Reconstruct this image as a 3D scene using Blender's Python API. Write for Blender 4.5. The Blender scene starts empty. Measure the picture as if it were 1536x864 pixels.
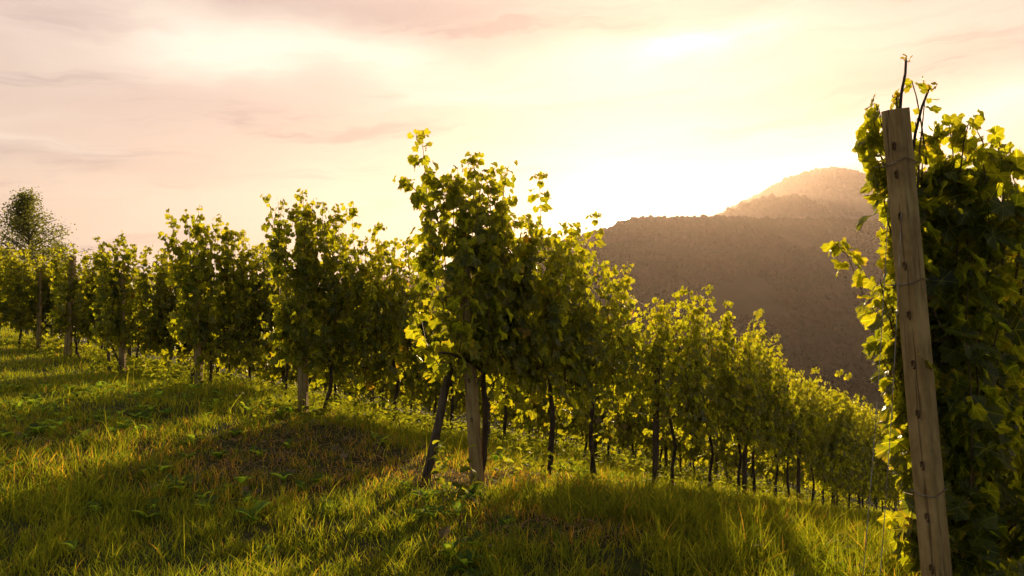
import bpy, bmesh, math, random
import numpy as np
from mathutils import Vector, Matrix

R = math.radians
F = 1138.0                      # focal length in photo pixels
CAM_Z = 1.45

# ------------------------------------------------------------------ camera, sky, sun, exposure
scene = bpy.context.scene
COL = scene.collection
cam_data = bpy.data.cameras.new("camera")
cam = bpy.data.objects.new("camera", cam_data)
COL.objects.link(cam)
cam.location = (0, 0, CAM_Z)
cam.rotation_euler = (R(90), 0, 0)
cam_data.sensor_width = 36.0
cam_data.lens = 36.0 * F / 1536.0
cam_data.clip_start = 0.05
cam_data.clip_end = 20000
scene.camera = cam

SUN_AZ, SUN_EL = R(13.0), R(8.0)
TO_SUN = Vector((math.sin(SUN_AZ) * math.cos(SUN_EL), math.cos(SUN_AZ) * math.cos(SUN_EL), math.sin(SUN_EL)))
sun_data = bpy.data.lights.new("sun", 'SUN')
sun_data.energy = 5.0
sun_data.angle = R(0.5)
sun_data.color = (1.0, 0.70, 0.36)
sun = bpy.data.objects.new("sun", sun_data)
COL.objects.link(sun)
sun.rotation_euler = TO_SUN.to_track_quat('Z', 'Y').to_euler()
sun.location = (0, 0, 60)

vs = scene.view_settings
vs.view_transform = 'Standard'
vs.look = 'None'
vs.exposure = 0.78
vs.gamma = 1.0
vs.use_curve_mapping = False

scene.render.engine = 'CYCLES'
cy = scene.cycles
cy.max_bounces = 6
cy.diffuse_bounces = 3
cy.glossy_bounces = 2
cy.transmission_bounces = 4
cy.transparent_max_bounces = 6
cy.volume_bounces = 0
cy.sample_clamp_indirect = 4.0
cy.use_denoising = True
cy.caustics_reflective = False
cy.caustics_refractive = False


class NT:
    """Small helper for writing node trees."""
    def __init__(self, tree):
        self.t = tree
        self.n = tree.nodes
        self.n.clear()

    def add(self, typ, **kw):
        nd = self.n.new(typ)
        for k, v in kw.items():
            setattr(nd, k, v)
        return nd

    def link(self, a, b):
        self.t.links.new(a, b)

    def _set(self, sock, v):
        if isinstance(v, bpy.types.NodeSocket):
            self.link(v, sock)
        elif isinstance(v, (tuple, list)) and len(v) == 3 and sock.type == 'RGBA':
            sock.default_value = (*v, 1.0)
        else:
            sock.default_value = v

    def m(self, op, a, b=None, c=None, clamp=False):
        nd = self.add('ShaderNodeMath', operation=op, use_clamp=clamp)
        self._set(nd.inputs[0], a)
        if b is not None:
            self._set(nd.inputs[1], b)
        if c is not None:
            self._set(nd.inputs[2], c)
        return nd.outputs[0]

    def mix(self, fac, a, b, blend='MIX'):
        nd = self.add('ShaderNodeMix', data_type='RGBA', blend_type=blend)
        nd.clamp_factor = True
        self._set(nd.inputs[0], fac)
        self._set(nd.inputs[6], a)
        self._set(nd.inputs[7], b)
        return nd.outputs[2]

    def ramp(self, v, lo, hi, smooth=True):
        nd = self.add('ShaderNodeMapRange')
        nd.interpolation_type = 'SMOOTHSTEP' if smooth else 'LINEAR'
        self._set(nd.inputs[0], v)
        nd.inputs[1].default_value = lo
        nd.inputs[2].default_value = hi
        nd.inputs[3].default_value = 0.0
        nd.inputs[4].default_value = 1.0
        return nd.outputs[0]

    def noise(self, vec, scale, detail=3.0, rough=0.5, out='Fac'):
        nd = self.add('ShaderNodeTexNoise')
        if vec is not None:
            self.link(vec, nd.inputs['Vector'])
        nd.inputs['Scale'].default_value = scale
        nd.inputs['Detail'].default_value = detail
        nd.inputs['Roughness'].default_value = rough
        return nd.outputs[out]

    def xyz(self, x, y, z=0.0):
        nd = self.add('ShaderNodeCombineXYZ')
        for i, v in enumerate((x, y, z)):
            self._set(nd.inputs[i], v)
        return nd.outputs[0]


world = bpy.data.worlds.new("World")
scene.world = world
world.use_nodes = True
w = NT(world.node_tree)
out = w.add('ShaderNodeOutputWorld')
bg = w.add('ShaderNodeBackground')
bg.inputs['Strength'].default_value = 0.1
w.link(bg.outputs[0], out.inputs['Surface'])
sky = w.add('ShaderNodeTexSky', sky_type='NISHITA')
sky.sun_disc = False
sky.sun_elevation = SUN_EL
sky.sun_rotation = SUN_AZ
sky.air_density = 1.2
sky.dust_density = 3.0
tc = w.add('ShaderNodeTexCoord')
sep = w.add('ShaderNodeSeparateXYZ')
w.link(tc.outputs['Generated'], sep.inputs[0])
dx, dy, dz = sep.outputs
az0 = w.m('ARCTAN2', dx, dy)
el0 = w.m('ARCSINE', dz)
# wisps: the cloud layer's coordinates are bent by noise
warp_vec = w.xyz(w.m('MULTIPLY', az0, 3.0), w.m('MULTIPLY', el0, 7.0), 0.0)
warp = w.noise(warp_vec, 1.6, 4.0, 0.55, 'Color')
wsep = w.add('ShaderNodeSeparateXYZ')
w.link(warp, wsep.inputs[0])
az = w.m('ADD', az0, w.m('MULTIPLY', w.m('SUBTRACT', wsep.outputs[0], 0.5), 0.22))
el = w.m('ADD', el0, w.m('MULTIPLY', w.m('SUBTRACT', wsep.outputs[1], 0.5), 0.07))


def band(x, y, sx, sy, ang, amp):
    """One elongated streak of the cloud layer, given by azimuth, elevation, half lengths and tilt (degrees)."""
    a0 = R(x)
    e0 = R(y)
    ca, sa = math.cos(R(ang)), math.sin(R(ang))
    u = w.m('SUBTRACT', az, a0)
    v = w.m('SUBTRACT', el, e0)
    p = w.m('ADD', w.m('MULTIPLY', u, ca / R(sx)), w.m('MULTIPLY', v, sa / R(sx)))
    q = w.m('SUBTRACT', w.m('MULTIPLY', v, ca / R(sy)), w.m('MULTIPLY', u, sa / R(sy)))
    r2 = w.m('ADD', w.m('MULTIPLY', p, p), w.m('MULTIPLY', q, q))
    return w.m('MULTIPLY', w.m('EXPONENT', w.m('MULTIPLY', r2, -1.0)), amp)


def total(items):
    s = None
    for it in items:
        b = band(*it)
        s = b if s is None else w.m('ADD', s, b)
    return s


bright = total([(-20.0, 16.6, 7.5, 2.0, 0, 1.0), (-8.5, 16.2, 6.0, 1.5, -14, 0.7), (10.0, 17.2, 9.0, 1.0, 7, 1.0),
                (16.0, 18.3, 6.0, 0.8, 10, 0.6), (-33.0, 9.2, 6.0, 0.6, -3, 0.5), (31.0, 10.4, 14.0, 1.3, 10, 0.9),
                (20.0, 8.8, 8.0, 0.7, 6, 0.5)])
dark = total([(-6.0, 19.3, 15.0, 1.9, -4, 0.9), (19.0, 11.6, 8.0, 0.5, 9, 0.5), (15.0, 8.0, 6.0, 0.7, 5, 0.35),
              (-30.0, 8.2, 9.0, 0.8, -2, 0.5), (26.0, 14.0, 12.0, 1.6, 8, 0.9), (13.0, 13.4, 9.0, 0.9, 4, 0.45), (27.0, 7.6, 7.0, 0.5, 6, 0.6), (-9.0, 11.8, 22.0, 1.5, -3, 0.3),
              (26.0, 20.5, 13.0, 1.5, 6, 0.8)])
streak_vec = w.xyz(w.m('MULTIPLY', az, 2.0), w.m('ADD', w.m('MULTIPLY', el, 13.0), w.m('MULTIPLY', az, -1.2)), 0.3)
streak = w.noise(streak_vec, 1.5, 6.0, 0.55)
cirrus = w.ramp(streak, 0.44, 0.66)
fine_vec = w.xyz(w.m('MULTIPLY', az, 3.5), w.m('ADD', w.m('MULTIPLY', el, 34.0), w.m('MULTIPLY', az, -3.0)), 4.7)
veil = w.ramp(w.noise(fine_vec, 1.3, 6.0, 0.6), 0.50, 0.74)
base = w.mix(w.ramp(el0, 0.0, 0.30), (0.80, 0.65, 0.515), (0.75, 0.59, 0.525))
base = w.mix(w.m('MULTIPLY', cirrus, 0.45), base, (0.86, 0.755, 0.64))
base = w.mix(w.m('MULTIPLY', veil, w.m('SUBTRACT', 0.85, w.ramp(el0, 0.20, 0.45))), base, (0.50, 0.39, 0.38))
base = w.mix(w.m('MINIMUM', w.m('MULTIPLY', dark, w.m('ADD', 0.8, w.m('MULTIPLY', veil, 0.9))), 0.95), base, (0.46, 0.36, 0.36))
base = w.mix(w.m('MINIMUM', w.m('MULTIPLY', bright, w.m('ADD', 0.55, w.m('MULTIPLY', cirrus, 0.6))), 1.0), base, (1.06, 0.97, 0.82))
# glow of the air round the sun
dotn = w.add('ShaderNodeVectorMath', operation='DOT_PRODUCT')
w.link(tc.outputs['Generated'], dotn.inputs[0])
dotn.inputs[1].default_value = (0.1369, 0.9868, 0.0880)
ang = w.m('ARCCOSINE', w.m('MINIMUM', dotn.outputs['Value'], 1.0))
g1 = w.m('MULTIPLY', w.m('EXPONENT', w.m('MULTIPLY', ang, -1 / 0.036)), 1.1)
g2 = w.m('MULTIPLY', w.m('EXPONENT', w.m('MULTIPLY', ang, -1 / 0.12)), 0.07)
g3 = w.m('MULTIPLY', w.ramp(ang, 0.0075, 0.0055), 30.0)
glow = w.m('ADD', w.m('ADD', g1, g2), g3)
gcol = w.mix(1.0, (1.0, 0.88, 0.66), w.xyz(glow, glow, glow), 'MULTIPLY')
base = w.mix(1.0, base, gcol, 'ADD')
# the cloud layer thins out away from the sun, where the clear sky shows
toward = w.ramp(dy, -0.7, 0.35)
base = w.mix(w.m('MULTIPLY', w.ramp(el0, 0.38, 0.95), 0.62), base, (0.05, 0.045, 0.045))
cloud10 = w.mix(1.0, base, (6.1, 6.1, 6.1), 'MULTIPLY')
skycol = w.mix(w.m('ADD', 0.20, w.m('MULTIPLY', toward, 0.77)), sky.outputs[0], cloud10)
w.link(skycol, bg.inputs['Color'])

# ------------------------------------------------------------------ helpers
rs = np.random.RandomState(7)
_TAB = rs.rand(256, 256)


def vnoise(x, y, scale=1.0, ox=0.0, oy=0.0):
    x = np.asarray(x, float) * scale + ox + 1000.0
    y = np.asarray(y, float) * scale + oy + 1000.0
    xi = np.floor(x).astype(int)
    yi = np.floor(y).astype(int)
    fx, fy = x - xi, y - yi
    fx = fx * fx * (3 - 2 * fx)
    fy = fy * fy * (3 - 2 * fy)
    a = _TAB[xi % 256, yi % 256]
    b = _TAB[(xi + 1) % 256, yi % 256]
    c = _TAB[xi % 256, (yi + 1) % 256]
    d = _TAB[(xi + 1) % 256, (yi + 1) % 256]
    return (a * (1 - fx) + b * fx) * (1 - fy) + (c * (1 - fx) + d * fx) * fy


def fbm(x, y, scale, octs=4):
    s, amp, tot = 0.0, 1.0, 0.0
    for k in range(octs):
        s = s + amp * vnoise(x, y, scale * 2 ** k, 17.3 * k, 5.1 * k)
        tot += amp
        amp *= 0.5
    return s / tot


# rows run along ROW (per metre of depth), the row ends stand along HEAD
ROW = np.array((0.655, 1.0))
ROW_LEN = math.hypot(0.655, 1.0)
ROW_ANG = math.atan2(1.0, 0.655)
SLOPE = 0.318
A_END = np.array((-0.29, 5.8))


def row_t(x, y):
    x = np.asarray(x, float)
    y = np.asarray(y, float)
    a = ((x + 0.29) - 0.655 * (y - 5.8)) / 3.8375
    return (y - 5.8) + 2.5 * a


def gz(x, y):
    """Height of the ground."""
    x = np.asarray(x, float)
    y = np.asarray(y, float)
    t = row_t(x, y) - 0.15
    wdt = 0.35
    sp = wdt * np.logaddexp(0.0, np.clip(t / wdt, -60, 5000))
    z = -SLOPE * sp
    z = np.maximum(z, -46) + np.where(z < -46, -18 * (1 - np.exp((z + 46) / 18.0)), 0)
    r = np.hypot(x, y)
    near = np.exp(-(r / 60.0) ** 2)
    z = z + near * (0.14 * np.exp(-(((x + 3.2) / 2.6) ** 2 + ((y - 9.6) / 2.0) ** 2))
                    + 0.10 * np.exp(-(((x + 1.9) / 0.9) ** 2 + ((y - 7.6) / 0.6) ** 2))
                    + 0.09 * (fbm(x, y, 0.45, 3) - 0.5) + 0.06 * (vnoise(x, y, 1.7) - 0.5))
    z = z + (1 - near) * 2.0 * (fbm(x, y, 0.012, 3) - 0.5)
    return z


def tag(o, label=None, cat=None, group=None, kind=None):
    if label:
        assert 4 <= len(label.split()) <= 16, label
        o['label'] = label
    if cat:
        o['category'] = cat
    if group:
        o['group'] = group
    if kind:
        o['kind'] = kind
    return o


def empty(name, loc, rz=0.0):
    o = bpy.data.objects.new(name, None)
    COL.objects.link(o)
    o.location = loc
    o.rotation_euler = (0, 0, rz)
    o.empty_display_size = 0.1
    return o


def link(name, me, parent=None):
    o = bpy.data.objects.new(name, me)
    COL.objects.link(o)
    if parent is not None:
        o.parent = parent
    return o


class MB:
    """Collects triangles with colours, leaf coordinates and material slots; build() makes ONE mesh."""
    def __init__(self):
        self.v, self.f, self.c, self.uv, self.mi = [], [], [], [], []
        self.n = 0

    def add(self, v, f, c=(1, 1, 1), uv=None, mi=0):
        v = np.asarray(v, float).reshape(-1, 3)
        f = np.asarray(f, int).reshape(-1, 3)
        c = np.asarray(c, float)
        if c.ndim == 1:
            c = np.tile(c, (len(v), 1))
        if uv is None:
            uv = np.zeros((len(v), 2))
        self.v.append(v)
        self.f.append(f + self.n)
        self.c.append(c)
        self.uv.append(uv)
        self.mi.append(np.full(len(f), mi, int))
        self.n += len(v)

    def tube(self, pts, rad, sides=6, c=(1, 1, 1), mi=0, cap=True, flat=1.0):
        pts = np.asarray(pts, float)
        k = len(pts)
        rad = np.broadcast_to(np.asarray(rad, float), (k,))
        tan = np.gradient(pts, axis=0)
        tan /= np.linalg.norm(tan, axis=1)[:, None] + 1e-9
        ref = np.array((0.31, 0.95, 0.05)) if abs(tan[0][2]) > 0.6 else np.array((0.03, 0.05, 1.0))
        n1 = np.cross(tan, ref)
        n1 /= np.linalg.norm(n1, axis=1)[:, None] + 1e-9
        n2 = np.cross(tan, n1)
        th = np.linspace(0, 2 * math.pi, sides, endpoint=False)
        ring = (np.cos(th)[None, :, None] * n1[:, None, :] + flat * np.sin(th)[None, :, None] * n2[:, None, :]) * rad[:, None, None] + pts[:, None, :]
        v = ring.reshape(-1, 3)
        f = []
        for i in range(k - 1):
            for j in range(sides):
                a, b = i * sides + j, i * sides + (j + 1) % sides
                f += [(a, b, b + sides), (a, b + sides, a + sides)]
        if cap:
            for j in range(1, sides - 1):
                f.append((0, j + 1, j))
                o = (k - 1) * sides
                f.append((o, o + j, o + j + 1))
        u = np.zeros((len(v), 2))
        self.add(v, f, c, u, mi)

    def build(self, name, mats, smooth=True):
        v = np.concatenate(self.v)
        f = np.concatenate(self.f)
        c = np.concatenate(self.c)
        uv = np.concatenate(self.uv)
        mi = np.concatenate(self.mi)
        return raw_mesh(name, v, f, c, uv, mi, mats, smooth)


def raw_mesh(name, v, f, c, uv, mi, mats, smooth=True):
    me = bpy.data.meshes.new(name)
    nf = len(f)
    me.vertices.add(len(v))
    me.vertices.foreach_set('co', np.ascontiguousarray(v, np.float32).ravel())
    me.loops.add(nf * 3)
    me.loops.foreach_set('vertex_index', np.ascontiguousarray(f, np.int32).ravel())
    me.polygons.add(nf)
    me.polygons.foreach_set('loop_start', np.arange(0, nf * 3, 3, dtype=np.int32))
    if mi is not None:
        me.polygons.foreach_set('material_index', np.ascontiguousarray(mi, np.int32))
    me.polygons.foreach_set('use_smooth', np.full(nf, smooth, bool))
    if c is not None:
        at = me.color_attributes.new('Col', 'FLOAT_COLOR', 'POINT')
        rgba = np.ones((len(v), 4), np.float32)
        rgba[:, :3] = c
        at.data.foreach_set('color', rgba.ravel())
    if uv is not None:
        ul = me.uv_layers.new(name='UVMap')
        ul.data.foreach_set('uv', np.ascontiguousarray(uv[f.ravel()], np.float32).ravel())
    for m in mats:
        me.materials.append(m)
    me.update(calc_edges=True)
    me.validate()
    return me


def new_mat(name):
    m = bpy.data.materials.new(name)
    m.use_nodes = True
    nt = NT(m.node_tree)
    o = nt.add('ShaderNodeOutputMaterial')
    return m, nt, o


def leaf_material(name, trans_gain, trans_mix, rough, veins, spec=0.32):
    m, n, o = new_mat(name)
    at = n.add('ShaderNodeAttribute', attribute_name='Col')
    col = at.outputs['Color']
    geo = n.add('ShaderNodeNewGeometry')
    blot = n.noise(geo.outputs['Position'], 38.0, 2.0, 0.5)
    col = n.mix(n.m('MULTIPLY', n.ramp(blot, 0.42, 0.75), 0.45), col, (0.10, 0.105, 0.016))
    bump_h = blot
    if veins:
        # edges of older leaves turn yellow and brown in blotches
        uve = n.add('ShaderNodeUVMap')
        le = n.add('ShaderNodeVectorMath', operation='LENGTH')
        n.link(uve.outputs[0], le.inputs[0])
        big = n.noise(geo.outputs['Position'], 9.0, 2.0, 0.5)
        rim = n.m('MULTIPLY', n.ramp(le.outputs['Value'], 0.45, 0.95), n.ramp(big, 0.52, 0.68))
        col = n.mix(n.m('MULTIPLY', rim, 0.75), col, (0.135, 0.095, 0.018))
        uvn = n.add('ShaderNodeUVMap')
        s = n.add('ShaderNodeSeparateXYZ')
        n.link(uvn.outputs[0], s.inputs[0])
        ax = n.m('ABSOLUTE', s.outputs[0])
        yy = s.outputs[1]
        dist = None
        for a in (0, 55, 110):
            ca, sa = math.cos(R(a)), math.sin(R(a))
            d = n.m('ABSOLUTE', n.m('SUBTRACT', n.m('MULTIPLY', ax, ca), n.m('MULTIPLY', yy, sa)))
            along = n.m('ADD', n.m('MULTIPLY', ax, sa), n.m('MULTIPLY', yy, ca))
            d = n.m('ADD', d, n.m('MULTIPLY', n.m('LESS_THAN', along, 0.0), 1.0))
            dist = d if dist is None else n.m('MINIMUM', dist, d)
        vein = n.ramp(dist, 0.035, 0.008)
        col = n.mix(n.m('MULTIPLY', vein, 0.55), col, (0.17, 0.19, 0.05))
        bump_h = n.m('ADD', n.m('MULTIPLY', blot, 0.5), n.ramp(dist, 0.0, 0.16))
    b = n.add('ShaderNodeBump')
    b.inputs['Strength'].default_value = 0.35
    b.inputs['Distance'].default_value = 0.004
    n.link(bump_h, b.inputs['Height'])
    p = n.add('ShaderNodeBsdfPrincipled')
    n.link(col, p.inputs['Base Color'])
    p.inputs['Roughness'].default_value = rough
    p.inputs['Specular IOR Level'].default_value = spec
    n.link(b.outputs[0], p.inputs['Normal'])
    tr = n.add('ShaderNodeBsdfTranslucent')
    # light that passes a blade loses its blue
    tcol = n.mix(1.0, col, trans_gain, 'MULTIPLY')
    n.link(tcol, tr.inputs['Color'])
    mx = n.add('ShaderNodeMixShader')
    mx.inputs[0].default_value = trans_mix
    n.link(p.outputs[0], mx.inputs[1])
    n.link(tr.outputs[0], mx.inputs[2])
    n.link(mx.outputs[0], o.inputs['Surface'])
    return m


def bark_material(name, c1, c2, scale=30.0, rough=0.9):
    m, n, o = new_mat(name)
    tcn = n.add('ShaderNodeTexCoord')
    mp = n.add('ShaderNodeMapping')
    mp.inputs['Scale'].default_value = (1.0, 1.0, 0.16)
    n.link(tcn.outputs['Object'], mp.inputs[0])
    f1 = n.noise(mp.outputs[0], scale, 5.0, 0.65)
    f2 = n.noise(tcn.outputs['Object'], scale * 0.25, 3.0, 0.6)
    fac = n.m('ADD', n.m('MULTIPLY', f1, 0.65), n.m('MULTIPLY', f2, 0.35))
    col = n.mix(n.ramp(fac, 0.36, 0.64), c1, c2)
    mp2 = n.add('ShaderNodeMapping')
    mp2.inputs['Scale'].default_value = (1.0, 1.0, 0.03)
    n.link(tcn.outputs['Object'], mp2.inputs[0])
    crack = n.ramp(n.noise(mp2.outputs[0], scale * 2.2, 3.0, 0.6), 0.575, 0.64)
    col = n.mix(n.m('MULTIPLY', crack, 0.7), col, tuple(q * 0.3 for q in c1))
    f1 = n.m('SUBTRACT', f1, n.m('MULTIPLY', crack, 0.8))
    stain = n.ramp(n.noise(tcn.outputs['Object'], scale * 0.11, 4.0, 0.65), 0.50, 0.68)
    col = n.mix(n.m('MULTIPLY', stain, 0.55), col, tuple(q * 0.55 for q in c1))
    b = n.add('ShaderNodeBump')
    b.inputs['Strength'].default_value = 0.7
    b.inputs['Distance'].default_value = 0.006
    n.link(f1, b.inputs['Height'])
    p = n.add('ShaderNodeBsdfPrincipled')
    n.link(col, p.inputs['Base Color'])
    p.inputs['Roughness'].default_value = rough
    p.inputs['Specular IOR Level'].default_value = 0.2
    n.link(b.outputs[0], p.inputs['Normal'])
    n.link(p.outputs[0], o.inputs['Surface'])
    return m


M_LEAF = leaf_material('vine_leaf', (9.6, 8.2, 1.2), 0.56, 0.42, True)
M_GRASS = leaf_material('grass_blade', (9.0, 6.8, 1.4), 0.55, 0.65, False, 0.16)
M_STRAW = leaf_material('dead_straw', (2.2, 2.0, 1.6), 0.35, 0.8, False, 0.1)
M_TREELEAF = leaf_material('tree_leaf', (4.6, 4.4, 1.3), 0.55, 0.5, False)
M_BARK = bark_material('vine_bark', (0.035, 0.024, 0.016), (0.11, 0.078, 0.05), 40)
M_CANE = bark_material('vine_cane', (0.09, 0.05, 0.022), (0.17, 0.11, 0.04), 60, 0.6)
M_POST = bark_material('weathered_post', (0.23, 0.148, 0.056), (0.41, 0.29, 0.125), 26, 0.8)
M_STAKE = bark_material('dark_stake', (0.06, 0.043, 0.03), (0.15, 0.11, 0.075), 30)
M_BIRCH = bark_material('birch_bark', (0.06, 0.05, 0.04), (0.34, 0.31, 0.27), 18)

M_WIRE, n_, o_ = new_mat('galvanised_wire')
p_ = n_.add('ShaderNodeBsdfPrincipled')
tcw = n_.add('ShaderNodeTexCoord')
n_.link(n_.mix(n_.ramp(n_.noise(tcw.outputs['Object'], 25.0, 3.0), 0.4, 0.65), (0.30, 0.28, 0.25), (0.16, 0.10, 0.06)), p_.inputs['Base Color'])
p_.inputs['Metallic'].default_value = 0.7
p_.inputs['Roughness'].default_value = 0.5
n_.link(p_.outputs[0], o_.inputs['Surface'])

# ------------------------------------------------------------------ ground
M_GROUND, n_, o_ = new_mat('ground_turf')
geo = n_.add('ShaderNodeNewGeometry')
pos = geo.outputs['Position']
fa = n_.noise(pos, 1.1, 5.0, 0.6)
fb = n_.noise(pos, 14.0, 5.0, 0.65)
fc = n_.noise(pos, 0.02, 4.0, 0.6)
c_ = n_.mix(n_.ramp(fb, 0.35, 0.65), (0.030, 0.024, 0.010), (0.060, 0.058, 0.016))
c_ = n_.mix(n_.ramp(fa, 0.35, 0.7), c_, (0.045, 0.062, 0.014))
ln = n_.add('ShaderNodeVectorMath', operation='LENGTH')
n_.link(pos, ln.inputs[0])
meadow = n_.mix(n_.ramp(fc, 0.40, 0.6), (0.030, 0.046, 0.012), (0.055, 0.062, 0.018))
c_ = n_.mix(n_.ramp(ln.outputs['Value'], 60.0, 160.0), c_, meadow)
p_ = n_.add('ShaderNodeBsdfPrincipled')
n_.link(c_, p_.inputs['Base Color'])
p_.inputs['Roughness'].default_value = 1.0
p_.inputs['Specular IOR Level'].default_value = 0.1
b_ = n_.add('ShaderNodeBump')
b_.inputs['Strength'].default_value = 0.9
b_.inputs['Distance'].default_value = 0.03
n_.link(fb, b_.inputs['Height'])
n_.link(b_.outputs[0], p_.inputs['Normal'])
n_.link(p_.outputs[0], o_.inputs['Surface'])


def grid_faces(nr, nc, wrap=False):
    f = []
    for i in range(nr - 1):
        for j in range(nc if wrap else nc - 1):
            a = i * nc + j
            b = i * nc + (j + 1) % nc
            f += [(a, b, b + nc), (a, b + nc, a + nc)]
    return np.array(f)


rad = np.concatenate([[0.02], np.geomspace(0.4, 40, 150), np.geomspace(42, 2700, 76)])
thg = np.linspace(0, 2 * math.pi, 300, endpoint=False)
gx = (rad[:, None] * np.sin(thg)[None, :]).ravel()
gy = (rad[:, None] * np.cos(thg)[None, :]).ravel()
gv = np.stack([gx, gy, gz(gx, gy)], 1)
gf = grid_faces(len(rad), len(thg), True)[:, ::-1]
tag(link('ground', raw_mesh('ground', gv, gf, None, None, None, [M_GROUND])), 'grassy hillside falling away to a valley floor', None, None, 'structure')


# ------------------------------------------------------------------ hills
def hill_material(name, c1, c2, c3, sc):
    m, n, o = new_mat(name)
    g = n.add('ShaderNodeNewGeometry')
    f1 = n.noise(g.outputs['Position'], sc, 6.0, 0.65)
    f2 = n.noise(g.outputs['Position'], sc * 6, 4.0, 0.6)
    c = n.mix(n.ramp(f1, 0.36, 0.62), c1, c2)
    c = n.mix(n.m('MULTIPLY', n.ramp(f2, 0.45, 0.7), 0.5), c, c3)
    p = n.add('ShaderNodeBsdfPrincipled')
    n.link(c, p.inputs['Base Color'])
    p.inputs['Roughness'].default_value = 1.0
    p.inputs['Specular IOR Level'].default_value = 0.0
    n.link(p.outputs[0], o.inputs['Surface'])
    return m


M_HILL = hill_material('hill_slope', (0.040, 0.038, 0.018), (0.065, 0.052, 0.030), (0.034, 0.038, 0.016), 0.012)
M_FAR = hill_material('far_slope', (0.05, 0.055, 0.025), (0.085, 0.07, 0.04), (0.04, 0.045, 0.02), 0.006)
M_WOOD = leaf_material('wood_canopy', (1.2, 1.2, 1.0), 0.06, 0.9, False, 0.0)


def hill(name, label, crest, y_crest, y_foot, z_foot, mat, seed, tree_n=0, x_lo=-1e9, tree_r=(3.5, 5.5), j_lo=0.0, wood=None, cols=170):
    crest = np.array(crest, float)
    px = np.linspace(crest[0, 0], crest[-1, 0], cols)
    cyp = np.interp(px, crest[:, 0], crest[:, 1])
    X = (px - 768) / F * y_crest
    zc = CAM_Z + (432 - cyp) / F * y_crest
    zc = zc - (tree_r[1] * 0.9 if tree_n else 0)
    jj = np.concatenate([np.linspace(0, 1, 60), np.linspace(1.04, 1.9, 20)])

    def height(x, j):
        z1 = np.interp(x, X, zc)
        prof = np.where(j <= 1, np.clip(j, 0, 1) ** 0.85 * (1 + 0.18 * np.sin(np.clip(j, 0, 1) * math.pi)), 1 - ((j - 1) / 0.9) ** 1.4)
        z = z_foot + (z1 - z_foot) * prof
        wob = (fbm(x + seed * 37, j * 300, 0.016, 4) - 0.5) * 26 * np.sin(np.clip(j, 0, 1) * math.pi) ** 0.8
        return z + wob * (y_crest / 900.0) ** 0.5

    depth = y_crest - y_foot
    XX, JJ = np.meshgrid(X, jj)
    Z = height(XX, JJ)
    v = np.stack([XX.ravel(), (y_foot + depth * JJ).ravel(), Z.ravel() - 0.5], 1)
    f = grid_faces(len(jj), cols)
    o = tag(link(name, raw_mesh(name, v, f, None, None, None, [mat])), label, None, None, 'structure')
    if tree_n:
        rng = np.random.RandomState(seed)
        bm = bmesh.new()
        bmesh.ops.create_icosphere(bm, subdivisions=2, radius=1.0)
        bm.verts.ensure_lookup_table()
        tv = np.array([vv.co[:] for vv in bm.verts])
        tf = np.array([[q.index for q in fc_.verts] for fc_ in bm.faces])
        bm.free()
        keep = []
        while len(keep) < tree_n:
            x = rng.uniform(max(X[0], x_lo), min(X[-1], 0.72 * y_crest))
            j = rng.uniform(j_lo, 1.06)
            dens = fbm(x, j * depth + seed * 50, 0.018, 3)
            if dens > 0.30 + 0.07 * (j < 0.45) or j > 0.8:
                keep.append((x, j))
        keep = np.array(keep)
        # the crest line carries its own trees so that the skyline is never bare
        xs = np.arange(X[0], X[-1], tree_r[0] * 1.3)
        keep = np.concatenate([keep, np.stack([xs, np.full(len(xs), 1.0)], 1)])
        mb = MB()
        for x, j in keep:
            r = rng.uniform(*tree_r) * (rng.uniform(0.8, 1.5) if j > 0.95 else 1.0)
            autumn = float(np.clip(3.0 * (fbm(np.array([x]), np.array([j * depth * 1.5]), 0.02, 3)[0] - 0.42) + rng.normal(0, 0.15), 0, 1))
            d = 1 + 0.55 * (rng.rand(len(tv)) - 0.5)
            vv = tv * d[:, None] * np.array((r, r, r * rng.uniform(0.9, 1.4)))
            vv[:, 2] = np.maximum(vv[:, 2], -r * 0.7)
            z = height(np.array([x]), np.array([j]))[0]
            vv = vv + np.array((x, y_foot + depth * j, z + r * 0.45))
            c = (np.array((0.024, 0.030, 0.012)) * (1 - autumn) + np.array((0.046, 0.031, 0.018)) * autumn) * rng.uniform(0.88, 1.12)
            mb.add(vv, tf, c)
        tag(link('woodland', mb.build('woodland', [M_WOOD], False)), wood, None, None, 'stuff')
    return o


hill('hill', 'brown wooded ridge across the valley below the sun',
     [(250, 470), (500, 436), (640, 420), (760, 392), (830, 368), (870, 357), (905, 347), (950, 330), (1000, 329), (1070, 328), (1150, 331), (1250, 332), (1330, 335), (1536, 345), (1800, 372), (2200, 430)],
     650, 432, -63.5, M_HILL, 3, tree_n=18000, x_lo=15.0, tree_r=(1.3, 2.4), j_lo=0.02, wood='dark woodland covering the ridge below the sun')
hill('mountain', 'rounded mountain rising hazily behind the ridge',
     [(880, 420), (980, 372), (1068, 329), (1120, 302), (1180, 270), (1215, 258), (1250, 253), (1285, 260), (1330, 287), (1420, 325), (1536, 352), (1800, 400)],
     1900, 1400, -66, M_FAR, 9, tree_n=5000, x_lo=300.0, tree_r=(3.0, 5.5), j_lo=0.5, wood='hazy woodland covering the rounded mountain')
hill('shoulder_hill', 'low rounded shoulder in front of the mountain',
     [(960, 400), (1040, 352), (1080, 329), (1110, 311), (1150, 299), (1180, 296), (1210, 303), (1250, 330), (1290, 360), (1380, 410)],
     1150, 900, -66, M_FAR, 5, tree_n=1800, tree_r=(3.5, 6.0), j_lo=0.55, wood='woodland on the low shoulder before the mountain')
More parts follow.
